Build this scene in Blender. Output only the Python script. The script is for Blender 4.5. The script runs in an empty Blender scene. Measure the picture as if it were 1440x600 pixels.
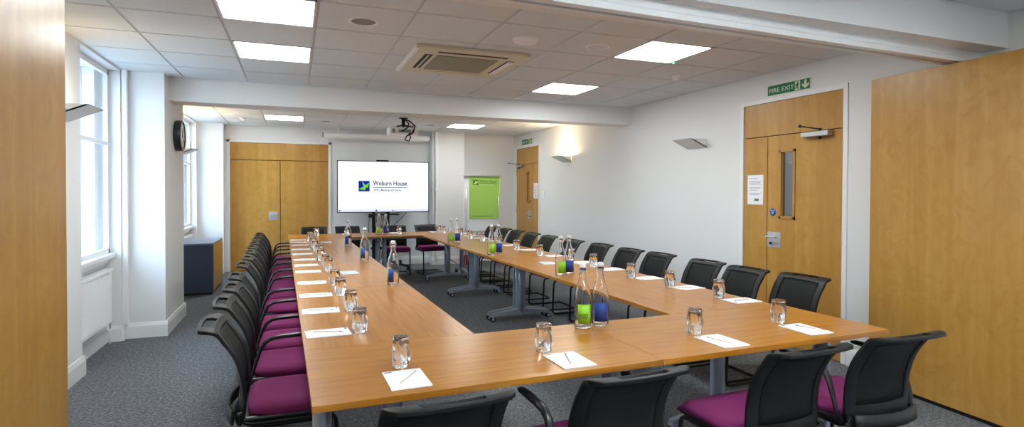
import bpy, bmesh, math, random
from mathutils import Vector, Matrix
random.seed(7)
C = bpy.context.scene.collection
PI = math.pi

# ------------------------------------------------------------------ materials
def lin(r, g, b):
    f = lambda c: (c/255/12.92) if c/255 <= .04045 else ((c/255+.055)/1.055)**2.4
    return (f(r), f(g), f(b), 1)

def mat(name, col, rough=.5, metal=0., spec=.5, emit=None, estr=0., trans=0., ior=1.45, bump=None, var=None, coat=0.):
    m = bpy.data.materials.new(name); m.use_nodes = True
    nt = m.node_tree; b = nt.nodes['Principled BSDF']
    b.inputs['Base Color'].default_value = col
    b.inputs['Roughness'].default_value = rough
    b.inputs['Metallic'].default_value = metal
    b.inputs['Specular IOR Level'].default_value = spec
    b.inputs['Transmission Weight'].default_value = trans
    b.inputs['IOR'].default_value = ior
    b.inputs['Coat Weight'].default_value = coat
    if emit:
        b.inputs['Emission Color'].default_value = emit
        b.inputs['Emission Strength'].default_value = estr
    if bump or var:
        tc = nt.nodes.new('ShaderNodeTexCoord')
        sc, amt = bump or var
        n = nt.nodes.new('ShaderNodeTexNoise'); n.inputs['Scale'].default_value = sc
        n.inputs['Detail'].default_value = 3
        nt.links.new(tc.outputs['Object'], n.inputs['Vector'])
        if bump:
            bp = nt.nodes.new('ShaderNodeBump'); bp.inputs['Strength'].default_value = amt
            bp.inputs['Distance'].default_value = .01
            nt.links.new(n.outputs['Fac'], bp.inputs['Height']); nt.links.new(bp.outputs['Normal'], b.inputs['Normal'])
    return m

def mixcol(nt, fac, a, b):
    mx = nt.nodes.new('ShaderNodeMix'); mx.data_type = 'RGBA'
    if not isinstance(fac, (int, float)): nt.links.new(fac, mx.inputs[0])
    else: mx.inputs[0].default_value = fac
    for v, i in ((a, 6), (b, 7)):
        if isinstance(v, tuple): mx.inputs[i].default_value = v
        else: nt.links.new(v, mx.inputs[i])
    return mx.outputs[2]

def ramp(nt, fac, stops):
    r = nt.nodes.new('ShaderNodeValToRGB'); nt.links.new(fac, r.inputs['Fac'])
    e = r.color_ramp.elements
    e[0].position, e[0].color = stops[0]; e[1].position, e[1].color = stops[-1]
    for p, c in stops[1:-1]:
        x = e.new(p); x.color = c
    return r.outputs['Color']

def math_node(nt, op, a, b=None):
    n = nt.nodes.new('ShaderNodeMath'); n.operation = op
    for v, i in ((a, 0), (b, 1)):
        if v is None: continue
        if isinstance(v, (int, float)): n.inputs[i].default_value = v
        else: nt.links.new(v, n.inputs[i])
    return n.outputs[0]

def noise(nt, vec, scale, detail=3, rough=.55, dist=0.):
    n = nt.nodes.new('ShaderNodeTexNoise'); n.inputs['Scale'].default_value = scale
    n.inputs['Detail'].default_value = detail; n.inputs['Roughness'].default_value = rough
    n.inputs['Distortion'].default_value = dist
    nt.links.new(vec, n.inputs['Vector']); return n.outputs['Fac']

def mapping(nt, scale, out='Object'):
    tc = nt.nodes.new('ShaderNodeTexCoord'); mp = nt.nodes.new('ShaderNodeMapping')
    mp.inputs['Scale'].default_value = scale
    nt.links.new(tc.outputs[out], mp.inputs['Vector']); return mp.outputs['Vector'], tc

def table_wood():
    m = mat('cherry veneer', lin(186, 122, 58), .3, spec=.75); nt = m.node_tree; b = nt.nodes['Principled BSDF']
    v, tc = mapping(nt, (.9, 16, 16)); f = noise(nt, v, 2.2, 6, .6, .6)
    c1 = ramp(nt, f, [(.3, lin(152, 92, 20)), (.52, lin(178, 116, 30)), (.72, lin(194, 136, 44))])
    v2, _ = mapping(nt, (1.5, 70, 70)); f2 = noise(nt, v2, 2.5, 3)
    c2 = mixcol(nt, math_node(nt, 'MULTIPLY', f2, .15), c1, lin(130, 76, 24))
    sp = nt.nodes.new('ShaderNodeSeparateXYZ'); nt.links.new(tc.outputs['Object'], sp.inputs[0])
    leaf = math_node(nt, 'FLOOR', math_node(nt, 'MULTIPLY', sp.outputs['Y'], 6.2))
    wn = nt.nodes.new('ShaderNodeTexWhiteNoise'); wn.noise_dimensions = '1D'; nt.links.new(leaf, wn.inputs['W'])
    c3 = mixcol(nt, math_node(nt, 'MULTIPLY', wn.outputs['Value'], .16), c2, lin(200, 146, 56))
    nt.links.new(c3, b.inputs['Base Color'])
    r = math_node(nt, 'ADD', math_node(nt, 'MULTIPLY', f2, .02), .27); nt.links.new(r, b.inputs['Roughness'])
    return m

def birch(name, axis, width=.24, off=0.):
    m = mat(name, lin(205, 160, 84), .32, spec=.45); nt = m.node_tree; b = nt.nodes['Principled BSDF']
    v, tc = mapping(nt, (9, 9, .55)); f = noise(nt, v, 1.6, 5, .55, .5)
    c1 = ramp(nt, f, [(.25, lin(182, 135, 62)), (.52, lin(192, 146, 72)), (.8, lin(202, 159, 86))])
    v2, _ = mapping(nt, (4.5, 4.5, 3.2)); f2 = noise(nt, v2, 1.5, 5, .62, 1.8)
    c2 = mixcol(nt, math_node(nt, 'MULTIPLY', ramp(nt, f2, [(.45, (0, 0, 0, 1)), (.72, (1, 1, 1, 1))]), .55), c1, lin(168, 118, 48))
    sp = nt.nodes.new('ShaderNodeSeparateXYZ'); nt.links.new(tc.outputs['Object'], sp.inputs[0])
    leaf = math_node(nt, 'FLOOR', math_node(nt, 'ADD', math_node(nt, 'MULTIPLY', sp.outputs[axis], 1/width), off))
    wn = nt.nodes.new('ShaderNodeTexWhiteNoise'); wn.noise_dimensions = '1D'; nt.links.new(leaf, wn.inputs['W'])
    c3 = mixcol(nt, math_node(nt, 'MULTIPLY', wn.outputs['Value'], .42), c2, lin(168, 118, 52))
    nt.links.new(c3, b.inputs['Base Color']); return m

def carpet():
    m = mat('grey carpet', lin(80, 84, 90), .95, spec=.1); nt = m.node_tree; b = nt.nodes['Principled BSDF']
    v, tc = mapping(nt, (1, 1, 1)); f = noise(nt, v, 150, 2, .7); g = noise(nt, v, 45, 3, .6)
    s = math_node(nt, 'ADD', math_node(nt, 'MULTIPLY', f, .6), math_node(nt, 'MULTIPLY', g, .4))
    c = ramp(nt, s, [(.34, lin(58, 60, 63)), (.5, lin(100, 103, 107)), (.66, lin(164, 167, 171))])
    nt.links.new(c, b.inputs['Base Color'])
    bp = nt.nodes.new('ShaderNodeBump'); bp.inputs['Strength'].default_value = .5; bp.inputs['Distance'].default_value = .006
    nt.links.new(f, bp.inputs['Height']); nt.links.new(bp.outputs['Normal'], b.inputs['Normal']); return m

def fabric(name, col, scale=500):
    m = mat(name, col, .85, spec=.2); nt = m.node_tree; b = nt.nodes['Principled BSDF']
    b.inputs['Sheen Weight'].default_value = .35; b.inputs['Sheen Roughness'].default_value = .4
    b.inputs['Sheen Tint'].default_value = (min(1, col[0]*3), min(1, col[1]*3+.05), min(1, col[2]*3), 1)
    v, tc = mapping(nt, (1, 1, 1)); f = noise(nt, v, scale, 2)
    bp = nt.nodes.new('ShaderNodeBump'); bp.inputs['Strength'].default_value = .25; bp.inputs['Distance'].default_value = .002
    nt.links.new(f, bp.inputs['Height']); nt.links.new(bp.outputs['Normal'], b.inputs['Normal']); return m

def pane_mat(name, tint=(1, 1, 1, 1), refl=.1):
    m = bpy.data.materials.new(name); m.use_nodes = True; nt = m.node_tree; nt.nodes.clear()
    o = nt.nodes.new('ShaderNodeOutputMaterial'); t = nt.nodes.new('ShaderNodeBsdfTransparent'); g = nt.nodes.new('ShaderNodeBsdfGlossy')
    g.inputs['Roughness'].default_value = .03; t.inputs['Color'].default_value = tint
    lw = nt.nodes.new('ShaderNodeLayerWeight'); lw.inputs['Blend'].default_value = .5
    fr = math_node(nt, 'ADD', math_node(nt, 'MULTIPLY', math_node(nt, 'POWER', lw.outputs['Facing'], 4.), .45), .02)
    mx = nt.nodes.new('ShaderNodeMixShader'); nt.links.new(fr, mx.inputs[0])
    nt.links.new(t.outputs[0], mx.inputs[1]); nt.links.new(g.outputs[0], mx.inputs[2]); nt.links.new(mx.outputs[0], o.inputs['Surface']); return m

def mesh_fabric():
    m = mat('black chair mesh', lin(29, 31, 31), .7, spec=.25); nt = m.node_tree; b = nt.nodes['Principled BSDF']
    o = nt.nodes['Material Output']; t = nt.nodes.new('ShaderNodeBsdfTransparent'); mx = nt.nodes.new('ShaderNodeMixShader')
    mx.inputs[0].default_value = .05; nt.links.new(b.outputs[0], mx.inputs[1]); nt.links.new(t.outputs[0], mx.inputs[2])
    nt.links.new(mx.outputs[0], o.inputs['Surface']); return m

M = dict(
    wall=mat('white wall paint', lin(232, 233, 234), .7, spec=.25, bump=(60, .03)),
    white=mat('white gloss paint', lin(238, 239, 240), .35),
    ceil=mat('ceiling tile', lin(220, 225, 229), .9, spec=.1, bump=(140, .15)),
    tbar=mat('ceiling grid bar', lin(205, 208, 211), .6),
    carpet=carpet(), table=table_wood(),
    birch_y=birch('birch veneer sides', 'Y', .21, .35), birch_x=birch('birch veneer ends', 'X', .21),
    birch_c=birch('cabinet veneer', 'Y', .5),
    steel=mat('silver grey powder coat', lin(166, 177, 196), .3, .45),
    chrome=mat('brushed steel', lin(205, 206, 208), .42, .7),
    blackp=mat('black plastic', lin(26, 28, 31), .33, spec=.5),
    blackm=mat('black steel tube', lin(20, 21, 23), .35, spec=.5),
    greylip=mat('satin handle plastic', lin(20, 22, 24), .45, spec=.35),
    mesh=mesh_fabric(),
    seat=fabric('plum seat fabric', lin(128, 46, 98)),
    rubber=mat('dark rubber', lin(25, 25, 26), .7),
    tumbler=mat('tumbler glass', (1, 1, 1, 1), .0, trans=1., ior=1.52), glass=mat('clear glass', (1, 1, 1, 1), .0, trans=1., ior=1.40),
    pane=pane_mat('window glass'), paper=mat('white paper', lin(244, 245, 250), .8),
    doorpane=pane_mat('wired door glass', (.75, .8, .84, 1)),
    pencil=mat('pencil wood', lin(226, 208, 188), .5), lead=mat('pencil lead', lin(60, 58, 58), .5),
    ink=mat('dark ink', lin(70, 75, 90), .7),
    green=mat('lime label', lin(140, 205, 40), .45), blue=mat('blue label', lin(32, 66, 150), .45),
    lightpanel=mat('light diffuser', (1, 1, 1, 1), .5, emit=(.94, .985, .98, 1), estr=9.),
    acream=mat('cream plastic', lin(214, 208, 186), .45), adark=mat('dark vent gap', lin(66, 62, 50), .7),
    agrille=mat('cassette grille', lin(160, 154, 134), .6),
    offwhite=mat('off white plastic', lin(241, 241, 245), .4), gmesh=mat('grey speaker mesh', lin(140, 140, 142), .7),
    screen=mat('lit display', (0, 0, 0, 1), .2, emit=lin(245, 247, 252), estr=.4),
    bar=mat('lit taskbar', (0, 0, 0, 1), .2, emit=lin(218, 222, 242), estr=.4),
    s_blue=mat('lit navy', (0, 0, 0, 1), .2, emit=lin(10, 10, 150), estr=.4), s_text=mat('lit dark navy', (0, 0, 0, 1), .2, emit=lin(34, 38, 96), estr=.4),
    s_green=mat('lit green', (0, 0, 0, 1), .2, emit=lin(105, 205, 30), estr=.4), s_line=mat('lit dark green', (0, 0, 0, 1), .2, emit=lin(80, 160, 70), estr=.4),
    navy=mat('navy laminate', lin(58, 70, 92), .38), navytop=mat('grey blue laminate', lin(112, 122, 142), .4),
    exitg=mat('exit sign green', lin(0, 118, 84), .4), exitw=mat('exit sign cream', lin(226, 232, 205), .4),
    signblue=mat('sign blue', lin(40, 92, 175), .4),
    fgreen=mat('lime flipchart paper', lin(160, 206, 94), .45, coat=.2), fdark=mat('dark green print', lin(72, 112, 48), .5), flight=mat('pale green print', lin(214, 236, 160), .5),
    wboard=mat('whiteboard', lin(236, 240, 244), .15), alu=mat('aluminium', lin(190, 190, 190), .35, .8),
    red=mat('red enamel', lin(190, 22, 24), .3), black=mat('matt black', lin(14, 14, 15), .6),
    clockface=mat('clock face', lin(225, 225, 220), .15, coat=.6), clockrim=mat('dark green clock case', lin(34, 46, 48), .3),
    sconce=mat('sconce plaster', lin(232, 234, 232), .5), bulb=mat('lit halogen bulb', (1, 1, 1, 1), .5, emit=(1, .78, .5, 1), estr=40.),
    led=mat('green indicator', lin(60, 200, 120), .3, emit=lin(60, 230, 140), estr=1.5),
    greylip2=mat('putty trim', lin(150, 148, 138), .5), sealdark=mat('dark track slot', lin(30, 26, 22), .7),
    bluepaper=mat('pale blue slip', lin(205, 216, 226), .5),
    stone=mat('cream stone', lin(226, 214, 190), .8, bump=(8, .2)), outglass=mat('dark window', lin(70, 80, 95), .1),
    tarmac=mat('pavement', lin(150, 150, 150), .9),
)

# ------------------------------------------------------------------ mesh builder
class MB:
    def __init__(s): s.bm = bmesh.new(); s.mi = 0
    def poly(s, pts):
        f = s.bm.faces.new([s.bm.verts.new(p) for p in pts]); f.material_index = s.mi; return f
    def box(s, x0, x1, y0, y1, z0, z1, bev=0., seg=2, mtx=None):
        b = bmesh.new(); bmesh.ops.create_cube(b, size=1)
        for v in b.verts: v.co = Vector(((v.co.x+.5)*(x1-x0)+x0, (v.co.y+.5)*(y1-y0)+y0, (v.co.z+.5)*(z1-z0)+z0))
        if bev: bmesh.ops.bevel(b, geom=b.edges[:], offset=bev, segments=seg, profile=.5, affect='EDGES')
        s.merge(b, mtx); return s
    def merge(s, b, mtx=None):
        mp = {}
        for v in b.verts: mp[v] = s.bm.verts.new(mtx @ v.co if mtx else v.co)
        for f in b.faces:
            try:
                n = s.bm.faces.new([mp[v] for v in f.verts]); n.smooth = f.smooth; n.material_index = s.mi
            except ValueError: pass
        b.free()
    def tube(s, pts, r, seg=10, flat=1., closed=False, up=None):
        pts = [Vector(p) for p in pts]; n = len(pts); rr = r if isinstance(r, (list, tuple)) else [r]*n
        rings = []; ref = up and Vector(up)
        for i, p in enumerate(pts):
            a = pts[(i-1) % n] if closed or i else p; c = pts[(i+1) % n] if closed or i < n-1 else p
            t = (c-a).normalized()
            if ref is None:
                ref = Vector((0, 0, 1)) if abs(t.z) < .9 else Vector((1, 0, 0))
            sx = t.cross(ref).normalized(); sy = sx.cross(t).normalized()
            if up is None: ref = sy
            rings.append([s.bm.verts.new(p+sx*math.cos(2*PI*k/seg)*rr[i]+sy*math.sin(2*PI*k/seg)*rr[i]*flat) for k in range(seg)])
        m = n if closed else n-1
        for i in range(m):
            A, B = rings[i], rings[(i+1) % n]
            for k in range(seg):
                f = s.bm.faces.new((A[k], A[(k+1) % seg], B[(k+1) % seg], B[k])); f.smooth = True; f.material_index = s.mi
        if not closed:
            for R in (rings[0][::-1], rings[-1]): f = s.bm.faces.new(R); f.material_index = s.mi
        return s
    def lathe(s, prof, seg=24, c=(0, 0, 0), axis='z', rfun=None, smooth=True, a0=0., a1=None):
        c = Vector(c); rings = []; full = a1 is None; n = seg if full else seg+1
        def put(r, h, a):
            if axis == 'z': return c+Vector((r*math.cos(a), r*math.sin(a), h))
            if axis == 'x': return c+Vector((h, r*math.cos(a), r*math.sin(a)))
            return c+Vector((r*math.cos(a), h, r*math.sin(a)))
        for (r, h) in prof:
            if r < 1e-6 and full: rings.append([s.bm.verts.new(put(0, h, 0))])
            else:
                rings.append([s.bm.verts.new(put(rfun(r, h, a0+(2*PI if full else a1-a0)*k/seg) if rfun else r, h, a0+(2*PI if full else a1-a0)*k/seg)) for k in range(n)])
        for A, B in zip(rings, rings[1:]):
            for k in range(seg):
                k2 = (k+1) % n
                if len(A) == 1 and len(B) == 1: continue
                vs = [A[0], B[k2], B[k]] if len(A) == 1 else ([A[k], A[k2], B[0]] if len(B) == 1 else [A[k], A[k2], B[k2], B[k]])
                f = s.bm.faces.new(vs); f.smooth = smooth; f.material_index = s.mi
        return s
    def prism(s, poly, a, b, axis='z'):
        def put(p, h):
            return (p[0], p[1], h) if axis == 'z' else ((h, p[0], p[1]) if axis == 'x' else (p[0], h, p[1]))
        A = [s.bm.verts.new(put(p, a)) for p in poly]; B = [s.bm.verts.new(put(p, b)) for p in poly]
        n = len(poly); fs = [s.bm.faces.new(A[::-1]), s.bm.faces.new(B)]
        for k in range(n): fs.append(s.bm.faces.new((A[k], A[(k+1) % n], B[(k+1) % n], B[k])))
        for f in fs: f.material_index = s.mi
        return s
    def shell(s, pts, mask, th):
        """closed shell over the grid cells that mask(i, j) keeps; th = thickness along the normal"""
        ni, nj = len(pts), len(pts[0])
        P = [[Vector(p) for p in row] for row in pts]
        N = [[None]*nj for _ in range(ni)]
        for i in range(ni):
            for j in range(nj):
                du = P[min(i+1, ni-1)][j]-P[max(i-1, 0)][j]; dv = P[i][min(j+1, nj-1)]-P[i][max(j-1, 0)]
                N[i][j] = du.cross(dv).normalized()
        F, Bk = {}, {}
        def vf(i, j):
            if (i, j) not in F:
                F[i, j] = s.bm.verts.new(P[i][j]+N[i][j]*th/2); Bk[i, j] = s.bm.verts.new(P[i][j]-N[i][j]*th/2)
            return F[i, j], Bk[i, j]
        keep = lambda i, j: 0 <= i < ni-1 and 0 <= j < nj-1 and mask(i, j)
        for i in range(ni-1):
            for j in range(nj-1):
                if not keep(i, j): continue
                q = [vf(i, j), vf(i+1, j), vf(i+1, j+1), vf(i, j+1)]
                for f in (s.bm.faces.new([v[0] for v in q]), s.bm.faces.new([v[1] for v in q][::-1])): f.smooth = True; f.material_index = s.mi
                for (a, b, di, dj) in ((0, 1, 0, -1), (1, 2, 1, 0), (2, 3, 0, 1), (3, 0, -1, 0)):
                    if not keep(i+di, j+dj):
                        f = s.bm.faces.new((q[a][0], q[a][1], q[b][1], q[b][0])); f.material_index = s.mi
        return s
    def build(s, name, mats, parent=None, loc=None, bevel=0., subsurf=0):
        bmesh.ops.recalc_face_normals(s.bm, faces=s.bm.faces[:])
        me = bpy.data.meshes.new(name); s.bm.to_mesh(me); s.bm.free()
        for m in (mats if isinstance(mats, (list, tuple)) else [mats]): me.materials.append(m)
        o = bpy.data.objects.new(name, me); C.objects.link(o)
        if parent: o.parent = parent
        if loc: o.location = loc
        if bevel:
            md = o.modifiers.new('bevel', 'BEVEL'); md.width = bevel; md.segments = 2; md.limit_method = 'ANGLE'
        if subsurf:
            md = o.modifiers.new('sub', 'SUBSURF'); md.levels = md.render_levels = subsurf
        return o

def tag(o, label=None, cat=None, group=None, kind=None):
    if label: o['label'] = label
    if cat: o['category'] = cat
    if group: o['group'] = group
    if kind: o['kind'] = kind
    return o
def thing(name, label, cat, loc=(0, 0, 0), rz=0, group=None, kind=None):
    o = bpy.data.objects.new(name, None); C.objects.link(o); o.empty_display_size = .1
    o.location = loc; o.rotation_euler = (0, 0, rz); return tag(o, label, cat, group, kind)
KIDS = {}
def children(o):
    if o.name not in KIDS: KIDS[o.name] = [c for c in C.objects if c.parent == o]
    return KIDS[o.name]
def copy_tree(o, loc=None, rz=None, label=None, parent=None):
    c = o.copy(); C.objects.link(c)
    if parent: c.parent = parent
    if loc is not None: c.location = loc
    if rz is not None: c.rotation_euler = (0, 0, rz)
    if label: c['label'] = label
    for ch in list(children(o)): copy_tree(ch, parent=c)
    return c
def text(name, body, size, m, parent, loc, rot, width=None, align='LEFT', bold=0.):
    cu = bpy.data.curves.new(name, 'FONT'); cu.body = body; cu.size = size; cu.align_x = align; cu.extrude = .0004; cu.offset = size*bold
    cu.materials.append(m); o = bpy.data.objects.new(name, cu); C.objects.link(o); o.parent = parent
    o.location = loc; o.rotation_euler = rot
    bpy.context.view_layer.update()
    me = bpy.data.meshes.new_from_object(o.evaluated_get(bpy.context.evaluated_depsgraph_get())); bpy.data.objects.remove(o)
    if width:
        xs = [v.co.x for v in me.vertices]; w = max(xs)-min(xs)
        for v in me.vertices: v.co.x *= width/w
    me.materials.clear(); me.materials.append(m)
    for p_ in me.polygons: p_.material_index = 0
    o = bpy.data.objects.new(name, me); C.objects.link(o); o.parent = parent; o.location = loc; o.rotation_euler = rot
    return o
def struct(o, label): return tag(o, label, None, None, 'structure')

ORD = ['first', 'second', 'third', 'fourth', 'fifth', 'sixth', 'seventh', 'eighth', 'ninth', 'tenth', 'eleventh', 'twelfth']

# ------------------------------------------------------------------ frames
PHI = .021; cP, sP = math.cos(PHI), math.sin(PHI)
def W(u, v, z=0.): return (u*cP-v*sP, u*sP+v*cP, z)
HT = .735; ZC = 2.60
XR, XL, YB, YN = 4.31, -1.56, 11.10, -3.2

# ------------------------------------------------------------------ room shell
b = MB(); b.box(-2.2, 6.0, YN-.1, YB+.1, -.1, 0); struct(b.build('floor', M['carpet']), 'dark grey flecked carpet floor')

def door_hole_wall():
    b = MB(); x0, x1 = XR, XR+.14; ys = [YN]
    for (a, c) in ((3.41, 4.575), (9.775, 10.955)):
        b.box(x0, x1, ys[-1], a, 0, 2.72); b.box(x0, x1, a, c, 2.325, 2.72); ys.append(c)
    b.box(x0, x1, ys[-1], YB+.1, 0, 2.72); return b
struct(door_hole_wall().build('wall_right', M['wall']), 'white painted right wall')
# corridor behind the right wall, glimpsed through the glass slits of its doors
b = MB(); b.box(5.9, 6.0, 2, YB+.1, 0, 2.7); b.box(XR+.14, 6, 2, 2.1, 0, 2.7); b.box(XR+.14, 6, YB, YB+.1, 0, 2.7); b.box(XR+.14, 6, 2, YB+.1, 2.6, 2.7)
struct(b.build('wall_corridor', M['wall']), 'corridor walls beyond the right hand doors')

W1 = (5.29, 6.36); W2 = (9.62, 10.75); SILL = .85
b = MB(); xo = -2.05
for (a, c) in ((YN, W1[0]), (W1[1], W2[0]), (W2[1], YB+.1)): b.box(xo, XL, a, c, 0, 2.72)
for (a, c) in (W1, W2):
    b.box(xo, -1.69, a, c, 0, SILL-.04); b.box(xo, XL, a, c, 2.58, 2.72)
struct(b.build('wall_left', M['wall']), 'white painted left wall with window recesses')
b = MB(); b.box(XL, -1.21, 6.44, 7.42, 0, 2.72); struct(b.build('column_left', M['wall']), 'square white column on the left holding the beam')
b = MB(); b.box(XL, -1.165, 10.86, YB, 0, 2.72); struct(b.build('column_corner', M['wall']), 'white column in the far left corner')
DX0, DX1 = -1.095, .585
b = MB(); b.box(-2.05, DX0, YB, YB+.1, 0, 2.72); b.box(DX1, XR+.14, YB, YB+.1, 0, 2.72); b.box(DX0, DX1, YB, YB+.1, 2.31, 2.72)
b.box(DX0, DX1, YB+.09, YB+.12, 0, 2.4)
struct(b.build('wall_back', M['wall']), 'white far end wall')
b = MB(); b.box(2.50, 3.148, 10.85, YB, 0, 2.72); struct(b.build('column_back', M['wall']), 'white column between screen alcove and flipchart corner')
b = MB(); b.box(-2.05, XR+.14, YN-.1, YN, 0, 2.72); struct(b.build('wall_near', M['wall']), 'white wall behind the viewpoint')
b = MB(); b.box(-1.21, XR, 6.654, 6.945, 2.362, 2.72); struct(b.build('beam_middle', M['wall']), 'white ceiling beam across the middle of the room')

# bulkhead with sliding partition track
b = MB(); b.box(XL, XR, 2.262, 2.70, 2.382, 2.72); struct(b.build('beam_near', M['wall']), 'white bulkhead over the partition track')
b = MB(); k_ = .028; sk = lambda y0, y1, z0, z1: b.prism([(XL, y0+k_*(XL-2.49)), (XR, y0+k_*(XR-2.49)), (XR, y1+k_*(XR-2.49)), (XL, y1+k_*(XL-2.49))], z0, z1)
sk(2.358, 2.46, 2.339, 2.384); sk(2.356, 2.405, 2.306, 2.337)
b.mi = 1; sk(2.405, 2.414, 2.309, 2.34); b.mi = 2; sk(2.414, 2.432, 2.318, 2.34)
b.mi = 0; sk(2.432, 2.467, 2.306, 2.384)
struct(b.build('trim_1', [M['white'], M['greylip2'], M['sealdark']]), 'white partition track with dark slot under the bulkhead')

# ceilings: real tiles hung in a T bar grid
GX0 = -1.0659; LIGHTS = [(-.466, 3.633), (-.466, 4.833), (2.534, 3.633), (2.534, 5.433), (-.466, 9.39), (2.534, 9.39)]
NEARL = [(1.034, .6), (2.534, .6), (1.034, -1.8), (-.466, -1.8), (2.534, -1.8)]  # unseen panels added to light the near end and the bulkhead
def ceiling(y0, y1, rowoff, z, holes):
    b = MB(); xs = [-1.70]+[GX0+.6*i for i in range(9)]+[XR]
    ys = [y0]+[r for r in [rowoff+.6*k for k in range(-40, 40)] if y0+.02 < r < y1-.02]+[y1]
    for i in range(len(xs)-1):
        for j in range(len(ys)-1):
            if any(abs(xs[i]-h[0]) < .05 and abs(ys[j]-h[1]) < .05 for h in holes): continue
            g = .0095; b.box(xs[i]+g, xs[i+1]-g, ys[j]+g, ys[j+1]-g, z, z+.014)
    b.mi = 1
    for x in xs[1:-1]: b.box(x-.012, x+.012, y0, y1, z+.008, z+.02)
    for y in ys[1:-1]: b.box(xs[0], xs[-1], y-.012, y+.012, z+.0085, z+.02)
    b.mi = 0; b.box(-2.0, XR, y0, y1, z+.06, z+.12)
    return b
b = ceiling(2.70, 6.654, 3.033, ZC, LIGHTS); b2 = ceiling(6.945, YB, 9.39, ZC, LIGHTS); b3 = ceiling(YN, 2.262, .6, ZC+.01, NEARL)
for o, n in ((b, 'ceiling'), (b2, 'ceiling_far'), (b3, 'ceiling_near')):
    struct(o.build(n, [M['ceil'], M['tbar']]), 'suspended ceiling of pale square tiles')

# skirtings
def skirt(b, p, q, inward):
    p, q = Vector((*p, 0)), Vector((*q, 0)); d = (q-p).normalized(); n = Vector((*inward, 0))
    A = [(0, 0), (.02, 0), (.02, .115), (.015, .13), (.008, .15), (0, .15)]
    R = [[b.bm.verts.new(e+n*a+Vector((0, 0, h))) for a, h in A] for e in (p, q)]
    k = len(A); b.bm.faces.new(R[0][::-1]); b.bm.faces.new(R[1])
    for i in range(k): b.bm.faces.new((R[0][i], R[0][(i+1) % k], R[1][(i+1) % k], R[1][i]))
b = MB()
for (p, q, n) in (((XL, YN), (XL, W1[0]), (1, 0)), ((XL+.02, W1[0]), (-1.69, W1[0]), (0, 1)), ((-1.69, W1[0]), (-1.69, W1[1]), (1, 0)), ((-1.69, W1[1]), (XL, W1[1]), (0, -1)), ((XL, W1[1]), (XL, 6.44), (1, 0)),
                  ((XL, 6.44), (-1.19, 6.44), (0, -1)), ((-1.21, 6.44), (-1.21, 7.42), (1, 0)), ((-1.19, 7.42), (XL, 7.42), (0, 1)), ((XL, 7.42), (XL, W2[0]), (1, 0)), ((-1.69, W2[0]), (-1.69, W2[1]), (1, 0)),
                  ((XL, 10.86), (-1.165, 10.86), (0, -1))): skirt(b, p, q, n)
struct(b.build('baseboard_left', M['white']), 'white skirting along the left wall')
b = MB()
for (p, q) in (((XR, YN), (XR, 3.37)), ((XR, 4.615), (XR, 9.735)),): skirt(b, p, q, (-1, 0))
struct(b.build('baseboard_right', M['white']), 'white skirting along the right wall')
b = MB()
for (p, q, n) in (((.64, YB), (2.50, YB), (0, -1)), ((2.50, 10.85), (2.50, YB), (-1, 0)), ((2.48, 10.85), (3.168, 10.85), (0, -1)), ((3.148, 10.85), (3.148, YB), (1, 0)), ((3.148, YB), (XR, YB), (0, -1))): skirt(b, p, q, n)
struct(b.build('baseboard_back', M['white']), 'white skirting along the far wall')
# vertical box trunking on the back column and on the nib beside the left column
b = MB(); b.box(2.55, 2.60, 10.79, 10.85, .15, 2.6, .004); b.box(2.54, 2.61, 10.775, 10.80, 1.44, 1.50, .004)
struct(b.build('trim_2', M['white']), 'white vertical cable trunking on the back column')
b = MB(); b.box(XL, XL+.05, 6.375, 6.425, .15, 2.6, .006)
struct(b.build('trim_3', M['white']), 'white vertical pipe casing beside the left column')

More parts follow.
